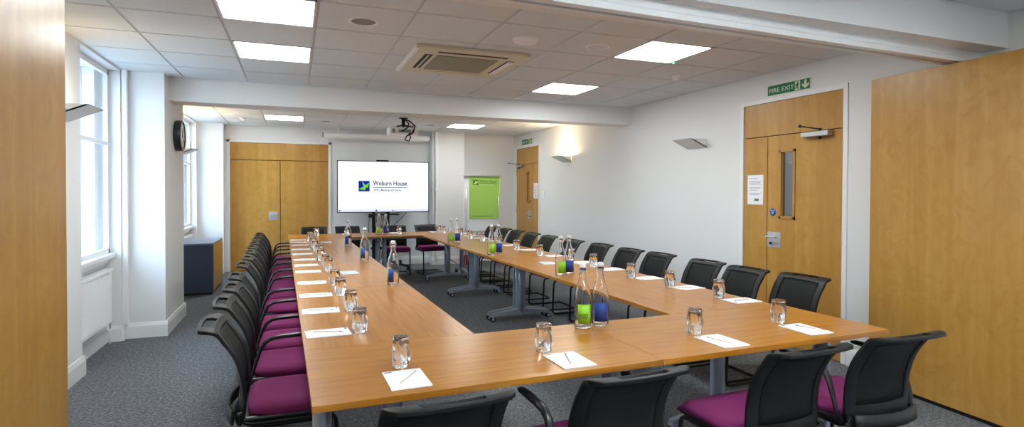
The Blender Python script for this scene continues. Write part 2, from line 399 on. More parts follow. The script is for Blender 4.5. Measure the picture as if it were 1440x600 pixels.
# ------------------------------------------------------------------ windows
def window(n, y0, y1, label):
    t = thing('window_%d' % n, label, None, (0, 0, 0), 0, None, 'structure')
    zt = 2.58; xf, xb = -1.69, -1.92
    b = MB()  # inner secondary glazing frame
    b.box(xf, xf+.04, y0, y0+.045, SILL, zt); b.box(xf, xf+.04, y1-.045, y1, SILL, zt)
    b.box(xf, xf+.04, y0, y1, SILL, SILL+.045); b.box(xf, xf+.04, y0, y1, zt-.05, zt); b.box(xf, xf+.045, y0, y1, 1.865, 1.90)
    b.box(xf+.03, xf+.06, y0+.5, y0+.56, 1.86, 1.88)
    b.build('inner_frame', M['white'], t, bevel=.004)
    b = MB(); b.box(xf+.015, xf+.019, y0+.04, y1-.04, SILL+.04, 1.87); b.box(xf+.021, xf+.025, y0+.04, y1-.04, 1.895, zt-.04); b.build('inner_pane', M['pane'], t)
    b = MB()  # outer box sash
    for (za, zb, x) in ((SILL+.02, 1.9, xb), (1.86, zt, xb-.05)):
        b.box(x, x+.045, y0+.1, y0+.155, za, zb); b.box(x, x+.045, y1-.155, y1-.1, za, zb)
        b.box(x, x+.045, y0+.1, y1-.1, za, za+.07); b.box(x, x+.045, y0+.1, y1-.1, zb-.05, zb)
        ym = (y0+y1)/2; b.box(x+.01, x+.035, ym-.011, ym+.011, za, zb); zm = (za+zb)/2; b.box(x+.01, x+.035, y0+.1, y1-.1, zm-.011, zm+.011)
    b.build('outer_sash', M['white'], t)
    b = MB(); b.box(xb+.02, xb+.024, y0+.12, y1-.12, SILL+.05, 1.88); b.box(xb-.03, xb-.026, y0+.12, y1-.12, 1.9, zt-.04); b.build('outer_pane', M['pane'], t)
    b = MB()
    for (ya, yb) in ((y0, y0+.1), (y1-.1, y1)): b.box(-2.05, xf-.05, ya, yb, SILL-.04, zt); 
    for (ya, yb) in ((y0+.1, y0+.115), (y1-.115, y1-.1)): b.box(xb+.06, xb+.08, ya, yb, SILL, zt)
    b.build('reveal_lining', M['white'], t)
    b = MB(); b.box(-2.1, -1.60, y0+.003, y1-.003, SILL-.045, SILL, .006); b.box(-1.685, -1.66, y0+.003, y1-.003, SILL-.10, SILL-.045); b.build('sill', M['white'], t)
window(1, *W1, 'tall white sash window on the left nearest the viewer, above the long radiator')
window(2, *W2, 'tall white sash window at the far left beyond the column')
# the street outside
b = MB(); b.box(-30, -2.1, -25, 35, -6.2, -6); struct(b.build('ground_outside', M['tarmac']), 'pavement outside the windows')
b = MB(); b.box(-17, -15, -16, 34, -6, 4.2); b.box(-15, -14.8, -16, 34, 3.9, 4.3)
b.mi = 1
for k in range(14):
    for z in (-5, -1.6, 1.2): b.box(-15.01, -14.98, -14+k*3.3, -12.6+k*3.3, z, z+1.9)
struct(b.build('exterior_building', [M['stone'], M['outglass']]), 'pale stone building across the street, seen through the windows')

# ------------------------------------------------------------------ radiators
def radiator(y0, y1, label):
    t = thing('radiator', label, 'radiator', (-1.655, (y0+y1)/2, .22)); L = (y1-y0)/2; H = .5
    b = MB(); n = int((y1-y0)/.033)
    pts = []
    for k in range(n*4+1):
        y = -L+(2*L)*k/(n*4); ph = k % 4; pts.append((.058 if ph in (1, 2) else .05, y))
    b.prism(pts+[(.012, L), (.012, -L)], .035, H-.03); b.build('panel', M['white'], t)
    b = MB(); b.box(.0, .066, -L, L, H-.028, H, .004)
    for k in range(n): b.box(.02, .0675, -L+.015+k*(2*L-.02)/n, -L+.024+k*(2*L-.02)/n, H-.024, H-.004)
    b.build('top_grille', M['white'], t)
    b = MB(); b.box(.008, .06, -L, L, 0, .033, .003); b.build('bottom_rail', M['white'], t)
    for yy in (-L+.15, L-.18):
        b = MB(); b.box(-.03, .012, yy, yy+.03, .1, .4); b.build('bracket', M['white'], t)
    b = MB(); b.tube([(.03, L+.015, .03), (.03, L+.03, .03), (.03, L+.03, -.07)], .008); b.tube([(.03, L+.03, -.06), (.03, L+.03, -.218)], .0075)
    b.lathe([(0, 0), (.016, 0), (.018, .03), (.012, .06), (0, .06)], 12, (.03, L+.03, .03)); b.build('valve', M['white'], t)
radiator(5.34, 6.22, 'white panel radiator under the nearer left window')
radiator(9.70, 10.6, 'white panel radiator under the far left window behind the dark cabinet')

# ------------------------------------------------------------------ doors
def right_door(n, y0, y1, split, mirror, label):
    """y0..y1 the opening, split = meeting line; hinge of the main leaf at y0 (or y1 when mirrored)"""
    t = thing('door_%d' % n, label, None, (XR, 0, 0), 0, None, 'structure')
    b = MB(); w = .04
    b.box(-.010, .10, y0-w, y0+.002, 0, 2.36); b.box(-.010, .10, y1-.002, y1+w, 0, 2.36); b.box(-.0105, .10, y0-w, y1+w, 2.318, 2.36)
    b.build('architrave', M['white'], t)
    b = MB(); b.box(.006, .03, y0+.005, y1-.005, 1.994, 2.316); b.build('overpanel', M['birch_y'], t)
    b = MB(); b.box(.03, .048, y0+.003, y1-.003, 1.978, 2.004); b.box(.03, .048, split-.012, split+.012, .008, 1.99)
    b.build('gap_shade', M['sealdark'], t)  # dark strips behind the leaf gaps, their shade put in as colour
    m0, m1 = (y0+.005, split-.004) if not mirror else (split+.004, y1-.005)
    s0, s1 = (split+.004, y1-.005) if not mirror else (y0+.005, split-.004)
    # vision slit in the main leaf close to the meeting stile
    if not mirror: g0, g1 = split-.313, split-.163
    else: g0, g1 = split+.15, split+.265
    zt, zb = 1.83, 1.21
    leaf = MB()
    leaf.box(.006, .03, m0, g0, .008, 1.986); leaf.box(.006, .03, g1, m1, .008, 1.986)
    leaf.box(.006, .03, g0, g1, .008, zb); leaf.box(.006, .03, g0, g1, zt, 1.986)
    lo = leaf.build('main_leaf', M['birch_y'], t)
    b = MB()
    for (a, c, d, e) in ((g0-.018, g0+.006, zb-.018, zt+.018), (g1-.006, g1+.018, zb-.018, zt+.018), (g0-.018, g1+.018, zb-.018, zb+.006), (g0-.018, g1+.018, zt-.006, zt+.018)):
        b.box(-.003, .053, a, c, d, e)
    b.build('glazing_bead', M['birch_y'], lo)
    b = MB(); b.box(.026, .03, g0, g1, zb, zt); b.build('vision_pane', M['doorpane'], lo)
    b = MB(); b.box(.006, .03, s0, s1, .008, 1.986); so = b.build('side_leaf', M['birch_y'], t)
    sg = -1 if not mirror else 1; yc = split+sg*.09
    b = MB(); b.box(.001, .007, yc-.08, yc+.08, .91, 1.06, .002); b.build('handle_plate', M['chrome'], lo)
    b = MB(); yh = split+sg*.035
    b.tube([(.004, yh, 1.015), (-.045, yh, 1.015), (-.052, yh+sg*.012, 1.015), (-.052, yh+sg*.13, 1.015)], .0095, 10); b.build('lever', M['chrome'], lo)
    b = MB(); b.lathe([(0, -.012), (.013, -.012), (.013, .004), (0, .004)], 14, (0, yh+sg*.02, .95), 'x'); b.tube([(-.012, yh+sg*.02, .95), (-.02, yh+sg*.05, .948)], .006, 8); b.build('thumb_turn', M['blackp'], lo)
    hy = m0 if not mirror else m1
    for z in (.25, 1.0, 1.78):
        b = MB(); b.tube([(-.004, hy-.004*(1 if not mirror else -1), z), (-.004, hy-.004*(1 if not mirror else -1), z+.1)], .008, 8); b.build('hinge', M['chrome'], t)
    # overhead closer
    ca, cb = (m0+.10, m0+.38) if not mirror else (m1-.38, m1-.10); k = 1 if not mirror else -1
    b = MB(); b.box(-.062, .005, min(ca, cb), max(ca, cb), 1.935, 1.982, .006); cl = b.build('closer', M['alu'], t)
    ye = m0+.2 if not mirror else m1-.2
    b = MB(); b.lathe([(0, -.012), (.016, -.012), (.016, .02), (0, .02)], 12, (-.035, ye, 1.985)); b.tube([(-.035, ye, 1.998), (-.26, ye+.01*k, 2.012)], .009, 8, .6); b.lathe([(0, -.012), (.013, -.012), (.013, .012), (0, .012)], 10, (-.26, ye+.01*k, 2.012))
    b.lathe([(0, -.02), (.014, -.02), (.014, .005), (0, .005)], 12, (-.035, ye, 1.93))
    b.build('closer_arm', M['blackp'], cl)
    return t
right_door(1, 3.425, 4.56, 4.25, False, 'birch veneer fire door with narrow side leaf and glass slit, right wall nearest the viewer')
right_door(2, 9.79, 10.94, 10.13, True, 'birch veneer fire door at the far end of the right wall')

t = thing('door_3', 'wide birch double door in the far end wall left of the television', None, (0, YB, 0), 0, None, 'structure')
a0, a1, sp_ = -1.088, .577, -.263
b = MB(); b.box(a0-.045, a0+.002, -.02, .06, 0, 2.345, .003); b.box(a1-.002, a1+.045, -.02, .06, 0, 2.345, .003); b.box(a0-.045, a1+.045, -.02, .06, 2.303, 2.345, .003); b.build('architrave', M['white'], t)
b = MB(); b.box(a0+.004, a1-.004, .004, .03, 1.996, 2.30); b.build('overpanel', M['birch_x'], t)
b = MB(); b.box(a0+.003, a1-.003, .032, .05, 1.97, 2.01); b.box(sp_-.02, sp_+.02, .032, .05, .008, 1.99); b.build('gap_shade', M['sealdark'], t)  # dark backing that paints the shade in the gaps between leaves
for (p, q) in ((a0+.004, sp_-.005), (sp_+.005, a1-.004)):
    b = MB(); b.box(p, q, .004, .03, .008, 1.986); lf = b.build('door_leaf', M['birch_x'], t)
    if q < 0:
        b = MB(); b.box(-.456, -.301, -.002, .004, .905, 1.062, .002); b.build('handle_plate', M['chrome'], lf)
        b = MB(); b.tube([(-.33, .0, 1.01), (-.33, -.05, 1.01), (-.34, -.055, 1.01), (-.43, -.055, 1.01)], .009, 10); b.build('lever', M['chrome'], lf)
for z in (.25, 1.0, 1.75):
    for x in (a0, a1):
        b = MB(); b.tube([(x, -.01, z), (x, -.01, z+.1)], .008, 8); b.build('hinge', M['chrome'], t)

# folded sliding partitions
def partition(name, x, y, rz, lens, nrm, label):
    t = thing(name, label, 'partition', (x, y, 0), rz)
    for k in range(2):
        off = nrm*(k*.085)
        b = MB(); b.box(min(off, off+nrm*.08), max(off, off+nrm*.08), -lens, 0, .03, 2.295); p = b.build('panel', M['birch_y'], t, bevel=.0015)
        b = MB(); b.box(min(off+nrm*.012, off+nrm*.068), max(off+nrm*.012, off+nrm*.068), -lens+.005, -.005, .004, .03); b.build('floor_seal', M['rubber'], p)
    return t
partition('folding_partition', 4.083, 3.02, -.09, 1.06, 1, 'birch veneer sliding partition folded along the right wall beside the fire door')
partition('folding_partition', -.875, 2.80, 0, 1.06, -1, 'birch veneer sliding partition folded at the left edge of the view')

# ------------------------------------------------------------------ ceiling fixtures
def ceil_light(x, y, z, label, grp='square ceiling light panels', led=False):
    t = thing('ceiling_light', label, 'light', (x+.3, y+.3, z), 0, grp)
    b = MB(); w = .291
    for (p, q, r, s) in ((-w, w, -w, -w+.014), (-w, w, w-.014, w), (-w, -w+.014, -w, w), (w-.014, w, -w, w)): b.box(p, q, r, s, -.004, .03)
    b.build('frame', M['offwhite'], t)
    b = MB(); b.box(-w+.013, w-.013, -w+.013, w-.013, .0, .02); b.build('diffuser', M['lightpanel'], t)
    if led:
        b = MB(); b.lathe([(0, -.012), (.008, -.010), (.012, 0), (0, 0)], 10, (.32, .26, 0)); b.build('indicator', M['led'], t)
Lb = ['lit square ceiling panel at top left, nearest over the left table', 'lit square ceiling panel over the left table, just before the beam', 'lit square ceiling panel at right with green indicator light',
      'lit square ceiling panel right of the ceiling cassette, just before the beam', 'lit square ceiling panel beyond the beam over the double door end', 'lit square ceiling panel beyond the beam near the flipchart']
for i, (x, y) in enumerate(LIGHTS): ceil_light(x, y, ZC, Lb[i], led=i in (2, 5))
for x, y in NEARL: ceil_light(x, y, ZC+.01, 'lit square ceiling panel added out of view', 'ceiling panels added out of view')

t = thing('ceiling_air_conditioner', 'cream square air conditioning cassette in the ceiling', 'air conditioner', (1.365, 4.86, ZC))
b = MB(); r = .485
b.box(-r, r, -r, r, -.028, -.001, .008)
b.build('fascia', M['acream'], t)
b = MB(); b.box(-.27, .27, -.27, .27, -.036, -.027, .004)
for k in range(17): b.box(-.25, .25, -.25+k*.031, -.238+k*.031, -.0375, -.0355)
b.build('intake_grille', M['agrille'], t)
for (cx, cy, hx, hy, kind) in ((.02, -.365, .30, .024, 'open'), (-.335, 0, .035, .27, 'split'), (.0, .365, .30, .022, 'shut'), (.385, 0, .034, .27, 'flap')):
    b = MB(); b.box(cx-hx, cx+hx, cy-hy, cy+hy, -.0295, -.02); so = b.build('air_slot', M['acream' if kind == 'shut' else 'adark'], t)
    b = MB()
    if kind == 'open': b.box(cx-hx+.01, cx+hx-.01, cy+hy*.55, cy+hy*.95, -.032, -.0295, .001)
    elif kind == 'shut': b.box(cx-hx+.01, cx+hx-.01, cy-hy*.8, cy+hy*.8, -.032, -.0295, .001)
    elif kind == 'split': b.box(cx-.006, cx+.006, cy-hy+.01, cy+hy-.01, -.036, -.0295, .001)
    else: b.box(cx-hx*.6, cx+hx*.9, cy-hy+.01, cy+hy-.01, -.040, -.0295, .002)
    b.build('louvre', M['offwhite' if kind == 'flap' else 'acream'], so)
b = MB(); b.box(-.483, -.455, -.46, .46, -.036, -.028, .002); b.build('edge_flap', M['offwhite'], t)

def ring(name, x, y, label, rim, face, r=.1, dome=0., grp=None):
    t = thing(name, label, name.split('_')[-1] if name != 'ceiling_dome_light' else 'light', (x, y, ZC), 0, grp)
    b = MB(); b.lathe([(r*.82, .01), (r*.82, -.006), (r, -.006), (r*1.03, 0), (r*1.03, .01)], 32); b.build('rim', rim, t)
    b = MB()
    if dome: b.lathe([(r*.98, -.004)]+[(r*.98*math.cos(a), -.006-dome*math.sin(a)) for a in [k*PI/16 for k in range(8)]]+[(0, -.006-dome)], 32)
    else: b.lathe([(r*.82, -.002), (0, -.002)], 32)
    b.build('cover' if dome else 'grille', face, t)
ring('ceiling_speaker', .435, 3.96, 'round grey ceiling speaker between left light panel and cassette', M['offwhite'], M['gmesh'])
ring('ceiling_speaker', 2.26, 3.97, 'round pale ceiling speaker beside the right light panel', M['offwhite'], M['ceil'])
ring('ceiling_speaker', .46, 9.85, 'small round ceiling speaker beyond the beam above the double door', M['offwhite'], M['gmesh'])
ring('ceiling_speaker', 2.22, 9.77, 'small round ceiling speaker beyond the beam right of the projector', M['offwhite'], M['gmesh'])
ring('ceiling_dome_light', 1.64, 3.98, 'round pale domed fitting on the ceiling beside the cassette', M['offwhite'], M['offwhite'], .1, .03)
def smoke(x, y, label):
    t = thing('smoke_detector', label, 'detector', (x, y, ZC))
    b = MB(); b.lathe([(0, -.001), (.05, -.001), (.05, -.012), (.042, -.02), (0, -.02)], 24); b.build('base', M['offwhite'], t)
    b = MB(); b.lathe([(.022, -.02), (.036, -.022), (.032, -.042), (.018, -.05), (0, -.05)], 24); b.build('sensor', M['offwhite'], t)
smoke(3.526, 4.652, 'white smoke detector on the ceiling near the right wall')
smoke(-.78, 9.9, 'white smoke detector on the ceiling beyond the beam, left end')

# ------------------------------------------------------------------ wall sconces
def sconce(wx, y, sgn, lit, label, z=2.04):
    """wedge shaped uplighter; sgn = +1 when it sticks out towards +x"""
    t = thing('wall_sconce', label, 'light', (wx, y, z), 0, 'wedge wall lights')
    L, D, H = .16, .23, .10; g = .002
    b = MB()
    # a hollow wedge: sloping underside and two triangular cheeks
    def tri(y0, y1): b.prism([(sgn*g, 0), (sgn*D, 0), (sgn*g, -H)], y0, y1, 'y')
    tri(-L, -L+.006); tri(L-.006, L)
    b.prism([(sgn*D, 0), (sgn*g, -H), (sgn*g, -H+.012), (sgn*(D-.028), 0)], -L, L, 'y')
    b.build('shade', M['sconce'], t)
    b = MB(); b.box(min(sgn*g, sgn*.012), max(sgn*g, sgn*.012), -.1, .1, -.05, -.005); b.build('back_plate', M['alu'], t)
    if lit:
        b = MB(); b.tube([(sgn*.07, -.05, -.03), (sgn*.07, .05, -.03)], .006, 8); b.build('bulb', M['bulb'], t)
        L_ = bpy.data.lights.new('sconce_lamp', 'POINT'); L_.energy = lit; L_.color = (1, .74, .45); L_.shadow_soft_size = .02
        o = bpy.data.objects.new('sconce_lamp', L_); C.objects.link(o); o.parent = t; o.location = (sgn*.07, 0, -.018)
sconce(XR, 5.28, -1, 0, 'unlit pale wedge wall light left of the near fire door')
sconce(XR, 8.6, -1, 13, 'lit pale wedge wall light near the far door, warm glow above')
sconce(XL, 4.86, 1, .9, 'pale wedge wall light at the left beside the near window')
sconce(XL, 9.25, 1, 9, 'pale wedge wall light at the far left below the clock level')

# clock on the column
t = thing('wall_clock', 'round wall clock with deep dark case on the left column', 'clock', (-1.21, 7.0, 2.035))
b = MB(); b.lathe([(0, .002), (.16, .002), (.165, .01), (.165, .062), (.158, .07), (.146, .07), (.143, .06), (0, .06)], 40, axis='x'); b.build('case', M['clockrim'], t)
b = MB(); b.lathe([(.142, .0615), (0, .0615)], 40, axis='x'); f = b.build('face', M['clockface'], t)
b = MB(); b.box(.062, .064, -.006, .006, -.02, .09); b.box(.0645, .066, -.004, .004, -.12, .02, mtx=Matrix.Rotation(.9, 4, 'X'))
for k in range(12):
    b.box(.062, .0635, -.004, .004, .115, .135, mtx=Matrix.Rotation(k*PI/6, 4, 'X'))
b.build('hands', M['black'], f)

# ------------------------------------------------------------------ dark cabinet
t = thing('cabinet', 'low navy blue cabinet with wood side panel in the far left corner', 'cabinet', (-1.07, 8.755, 0))
b = MB(); b.box(-.46, -.0, 0, 1.03, .03, .69); b.build('carcass', M['navy'], t, bevel=.002)
b = MB(); b.box(-.465, .004, -.004, 1.034, .69, .711); b.build('top', M['navytop'], t, bevel=.002)
b = MB(); b.box(.0, .006, .002, 1.028, .05, .688); b.build('side_panel', M['birch_c'], t)
b = MB(); b.box(-.44, -.015, .015, 1.015, 0, .03); b.build('plinth', M['black'], t)

# ------------------------------------------------------------------ tables
def tleg(mb, x, span):
    """column and foot of a T leg standing at x, feet along y"""
    mb.tube([(x, 0, .10), (x, 0, .70)], .036, 20)
    mb.box(x-.012, x+.012, -.05, .05, .11, .69, .004)
    for s in (-1, 1):
        b = bmesh.new(); pts = [(0, .085, .135, .034), (span, .066, .092, .021)]
        A = []
        for (y, z0, z1, w) in pts: A.append([b.verts.new((x+dx, s*y, z)) for dx, z in ((-w, z0), (w, z0), (w, z1), (-w, z1))])
        b.faces.new(A[0]); b.faces.new(A[1])
        for k in range(4): b.faces.new((A[0][k], A[0][(k+1) % 4], A[1][(k+1) % 4], A[1][k]))
        mb.merge(b)
    mb.box(x-.05, x+.05, -.11, .11, .69, .708)
def caster(x, y, parent):
    b = MB(); b.mi = 0
    for s in (-1, 1): b.lathe([(0, s*.006), (.028, s*.006), (.030, s*.009), (.030, s*.019), (.027, s*.022), (0, s*.022)], 18, (x, y, .031), 'x')
    b.mi = 1; b.box(x-.024, x+.024, y-.02, y+.02, .052, .07, .006); b.tube([(x-.024, y, .031), (x+.024, y, .031)], .006, 8)
    b.lathe([(0, .0225), (.018, .0225), (.016, .026), (0, .026)], 14, (x, y, .031), 'x'); b.lathe([(0, -.0225), (.018, -.0225), (.016, -.026), (0, -.026)], 14, (x, y, .031), 'x')
    b.build('caster', [M['rubber'], M['steel']], parent)
def table(u, v, rz, L, D, span, label):
    t = thing('conference_table', label, 'table', W(u, v), PHI+rz, 'wood conference tables set in a rectangle')
    g = .0012
    b = MB(); b.box(-L/2+g, L/2-g, -D/2+g, D/2-g, HT-.025, HT); b.build('tabletop', M['table'], t, bevel=.0015)
    b = MB(); b.box(-L/2+.09, L/2-.09, -.02, .02, .655, .695, .003); b.box(-L/2+.09, L/2-.09, -.2, -.17, .685, .708); b.box(-L/2+.09, L/2-.09, .17, .2, .685, .708); b.build('support_rail', M['steel'], t)
    for x in (-L/2+.055, L/2-.055):
        m = MB(); tleg(m, x, span); lg = m.build('leg', M['steel'], t)
        for s in (-1, 1): caster(x, s*(span-.012), lg)
    return t
UF0, UF1 = .088, 2.922; VF0, VF1 = 1.953, 2.662
seam = 1.493
table((UF0+seam)/2, (VF0+VF1)/2, 0, seam-UF0, VF1-VF0, .30, 'wood conference table in front, left half of the near end')
table((UF1+seam)/2, (VF0+VF1)/2, 0, UF1-seam, VF1-VF0, .30, 'wood conference table in front, right half of the near end by the fire door')
VS = [VF1, 4.262, 5.862, 7.462, 8.90]
for side, (ua, ub) in (('left', (.088, .888)), ('right', (2.085, 2.885))):
    for k in range(4):
        nm = ['first', 'second', 'third', 'fourth'][k]
        table((ua+ub)/2, (VS[k]+VS[k+1])/2, PI/2, VS[k+1]-VS[k], ub-ua, .35, 'wood conference table, %s from near end of the %s row' % (nm, side))
table((UF0+seam)/2, 9.30, 0, seam-UF0, .79, .33, 'wood conference table at the far end, half towards the double door')
table((UF1+seam)/2, 9.30, 0, UF1-seam, .79, .33, 'wood conference table at the far end, half towards the flipchart')

# ------------------------------------------------------------------ chairs
PROF = [(-.246, .398), (-.234, .42), (-.224, .45), (-.220, .49), (-.220, .53), (-.222, .57), (-.227, .61), (-.236, .65), (-.248, .685), (-.262, .715), (-.279, .745), (-.297, .77), (-.310, .792), (-.322, .808), (-.335, .816), (-.356, .8215), (-.379, .823), (-.398, .822)]
def back_grid():
    nj = 16; G = []
    for i, (y, z) in enumerate(PROF):
        w = .205 if z > .45 else .205+(.45-z)*.25
        cut = 0
        row = []
        for j in range(nj+1):
            s = -1+2*j/nj; ww = w
            if i == len(PROF)-1: ww = w-.03
            if i == len(PROF)-2: ww = w-.010
            row.append((s*ww, y+.030*s*s*(1-.5*i/len(PROF)), z))
        G.append(row)
    return G, nj
def make_chair(arms):
    t = thing('meeting_chair', 'x', 'chair', (0, 0, 0), 0, 'black mesh meeting chairs around the tables')
    G, nj = back_grid(); ni = len(PROF)-1
    slot = lambda i, j: i in (14, 15) and 4 <= j <= nj-5
    border = lambda i, j: i < 3 or i >= 12 or j < 2 or j >= nj-2
    # densify columns near the edges so that the stiles are narrow
    b = MB(); b.shell(G, lambda i, j: border(i, j) and not slot(i, j), .015); b.build('back_frame', M['greylip'], t, bevel=.003)
    b = MB(); b.shell(G, lambda i, j: not border(i, j), .006); b.build('back_mesh', M['mesh'], t)
    b = MB(); R = []
    for z, o in ((.40, 0), (.43, 0), (.46, 0)):
        R.append([(-.195+.39*k/12, -.236-.036*(1-((k-6)/6)**2)-(.46-z)*.15, z) for k in range(13)])
    b.shell(R, lambda i, j: True, .010); b.build('lumbar_brace', M['blackp'], t)
    # seat
    b = MB(); bb = bmesh.new(); bmesh.ops.create_grid(bb, x_segments=10, y_segments=10, size=.5); bb.free()
    n = 12; top = []; 
    for i in range(n+1):
        row = []
        for j in range(n+1):
            sx, sy = -1+2*i/n, -1+2*j/n
            k = .86 if False else 1
            # squircle outline
            x = sx*math.sqrt(1-sy*sy*.12)*(.228 if sy > -.4 else .228-.03*(-.4-sy)/.6); y = .018+sy*math.sqrt(1-sx*sx*.12)*.205
            e = max(abs(sx), abs(sy)); drop = .022*max(0, (e-.72)/.28)**2.2
            wf = .03*max(0, (sy-.55)/.45)**2
            row.append((x, y, .484-drop-wf-.012*(1-sx*sx)*(1-sy*sy)))
        top.append(row)
    V = [[b.bm.verts.new(p) for p in r] for r in top]
    for i in range(n):
        for j in range(n): f = b.bm.faces.new((V[i][j], V[i+1][j], V[i+1][j+1], V[i][j+1])); f.smooth = True
    loop = [(i, 0) for i in range(n)]+[(n, j) for j in range(n)]+[(i, n) for i in range(n, 0, -1)]+[(0, j) for j in range(n, 0, -1)]
    lv = [V[i][j] for i, j in loop]; mid = [b.bm.verts.new((v.co.x*1.01, v.co.y*1.01, v.co.z-.018)) for v in lv]; low = [b.bm.verts.new((v.co.x*.985, v.co.y*.985, .432-(.008 if v.co.y > .15 else 0))) for v in lv]
    for A, B in ((lv, mid), (mid, low)):
        for k in range(len(A)): f = b.bm.faces.new((A[k], A[(k+1) % len(A)], B[(k+1) % len(A)], B[k])); f.smooth = True
    b.bm.faces.new(low)
    b.build('seat', M['seat'], t)
    b = MB(); b.box(-.215, .215, -.205, .205, .408, .434, .01); b.build('seat_pan', M['blackp'], t)
    # cantilever sled frame: one bent tube
    r = .011; x = .205
    def corner(p, q, s, n=4, d=.045):
        p, q, s = Vector(p), Vector(q), Vector(s); a = q+(p-q).normalized()*d; c = q+(s-q).normalized()*d
        return [a*(1-k/n)**2+q*2*(k/n)*(1-k/n)+c*(k/n)**2 for k in range(n+1)]
    key = [(x, -.215, .455), (x, -.205, .40), (x, .195, .398), (x, .212, r), (x, -.235, r), (-x, -.235, r), (-x, .212, r), (-x, .195, .398), (-x, -.205, .40), (-x, -.215, .455)]
    pts = [Vector(key[0])]
    for k in range(1, len(key)-1): pts += corner(key[k-1], key[k], key[k+1])
    pts.append(Vector(key[-1]))
    b = MB(); b.tube(pts, r, 10)
    b.tube([(-x, .1, .398), (x, .1, .398)], .010, 8); b.tube([(-x, -.13, .398), (x, -.13, .398)], .010, 8)
    b.build('sled_frame', M['blackm'], t)
    if arms:
        for s in (-1, 1):
            xa = s*.243
            b = MB(); path = [(s*.215, -.20, .43), (xa, -.185, .475), (xa, -.170, .53), (xa, -.150, .59), (xa, -.128, .628), (xa, -.098, .648), (xa, -.05, .656), (xa, .03, .659), (xa, .10, .659), (xa, .125, .657)]
            b.tube(path, [.010, .012, .014, .016, .018, .019, .020, .020, .019, .012], 10, .62, up=(0, -.6, .8)); b.build('armrest', M['blackp'], t)
    return t
protos = {a: make_chair(a) for a in (False, True)}
used = {}
def chair(u, v, rz, arms, label):
    loc = W(u, v); r = PHI+rz
    if arms not in used:
        used[arms] = 1; o = protos[arms]; o.location = loc; o.rotation_euler = (0, 0, r); o['label'] = label; return o
    return copy_tree(protos[arms], loc, r, label)
LV = [2.97, 3.53, 4.05, 4.57, 5.25, 5.76, 6.31, 6.83, 7.36, 7.86, 8.36, 8.85]
jr = random.Random(3)
for i, v in enumerate(LV):
    chair(.04+jr.uniform(-.008, .012), v, -PI/2+jr.uniform(-.02, .02), i % 2 == 1, 'black mesh chair with plum seat%s, %s from near end of left row' % (' and armrests' if i % 2 else '', ORD[i]))
RT = [(3.60, 2.82), (3.53, 3.295), (3.55, 3.78), (3.53, 4.42), (3.50, 4.90), (3.50, 5.50), (3.46, 6.10), (3.46, 6.80), (3.46, 7.38), (3.46, 7.96), (3.46, 8.48), (3.48, 9.10)]
for i, (u, v) in enumerate(RT):
    chair(u-.35, v+.21, PI/2+jr.uniform(-.012, .012), False, 'black mesh chair with plum seat, %s from near end of right row' % ORD[i])
for i, (u, rz) in enumerate(((.46, .02), (1.125, .02), (1.945, .02), (2.54, -.03))):
    chair(u, 1.945, rz, i % 2 == 1, ['black mesh chair cut off by the bottom edge, leftmost of the near end chairs', 'black mesh chair at the near end, second from left, before the two bottles',
          'black mesh chair with purple seat showing, third from left at the near end', 'black mesh chair at the near end beside the wood partition'][i])
for i, (u, rz) in enumerate(((.50, PI), (1.06, PI+.05), (1.83, PI-.06), (2.44, PI+.1))):
    chair(u, 9.76, rz, False, ['black mesh chair at the far end in front of the double door', 'black mesh chair at the far end below the left half of the television',
          'black mesh chair at the far end, half behind the bottles and screen stand', 'black mesh chair at the far end below the right corner of the television'][i])

# ------------------------------------------------------------------ things on the tables
E = .0006
def make_pad():
    t = thing('notepad', 'x', 'notepad', (0, 0, 0), 0, 'white notepads laid at each place')
    b = MB(); b.box(-.075, .075, -.105, .105, 0, .004)
    b.build('sheets', M['paper'], t)
    b = MB(); b.box(-.068, -.040, .088, .096, .004, .0042); b.build('printed_logo', M['ink'], t); return t
def make_pencil():
    t = thing('pencil', 'x', 'pencil', (0, 0, 0), 0, 'pencils lying on the notepads')
    b = MB(); b.tube([(0, -.072, .0024), (0, .06, .0024)], .0024, 6); b.build('barrel', M['pencil'], t)
    b = MB(); b.tube([(0, .06, .0028), (0, .071, .0028)], [.0027, .001], 6); b.tube([(0, .071, .0028), (0, .076, .0028)], [.001, .0003], 6); b.build('tip', M['lead'], t); return t
def make_glass():
    t = thing('drinking_glass', 'x', 'glass', (0, 0, 0), 0, 'upturned tumblers beside the notepads')
    H = .122
    def rf(r, h, a):
        k = math.sin(PI*min(1, max(0, h/H)))
        return r*(1+k*(.08*math.cos(6*a+5.5*h/H)+.03*math.cos(3*a-11*h/H)))
    out = [(.0325, 0), (.0345, .001), (.0350, .015), (.0372, .035), (.0395, .055), (.0390, .07), (.0358, .088), (.0345, .102), (.0362, .114), (.0350, .121), (.030, .1225), (0, .1222)]
    inn = [(0, .106), (.022, .1055), (.0305, .101), (.0335, .088), (.0366, .07), (.0372, .055), (.0351, .035), (.0330, .015), (.0325, 0)]
    b = MB(); b.lathe(out+inn, 30, rfun=rf); rr = random.Random(5)
    for v in b.bm.verts:
        if v.co.z > .085 and .004 < math.hypot(v.co.x, v.co.y) < .0335: v.co += Vector((rr.uniform(-1, 1)*.0006, rr.uniform(-1, 1)*.0006, rr.uniform(-1, 1)*.0028))
    b.build('tumbler', M['tumbler'], t); children(t); return t
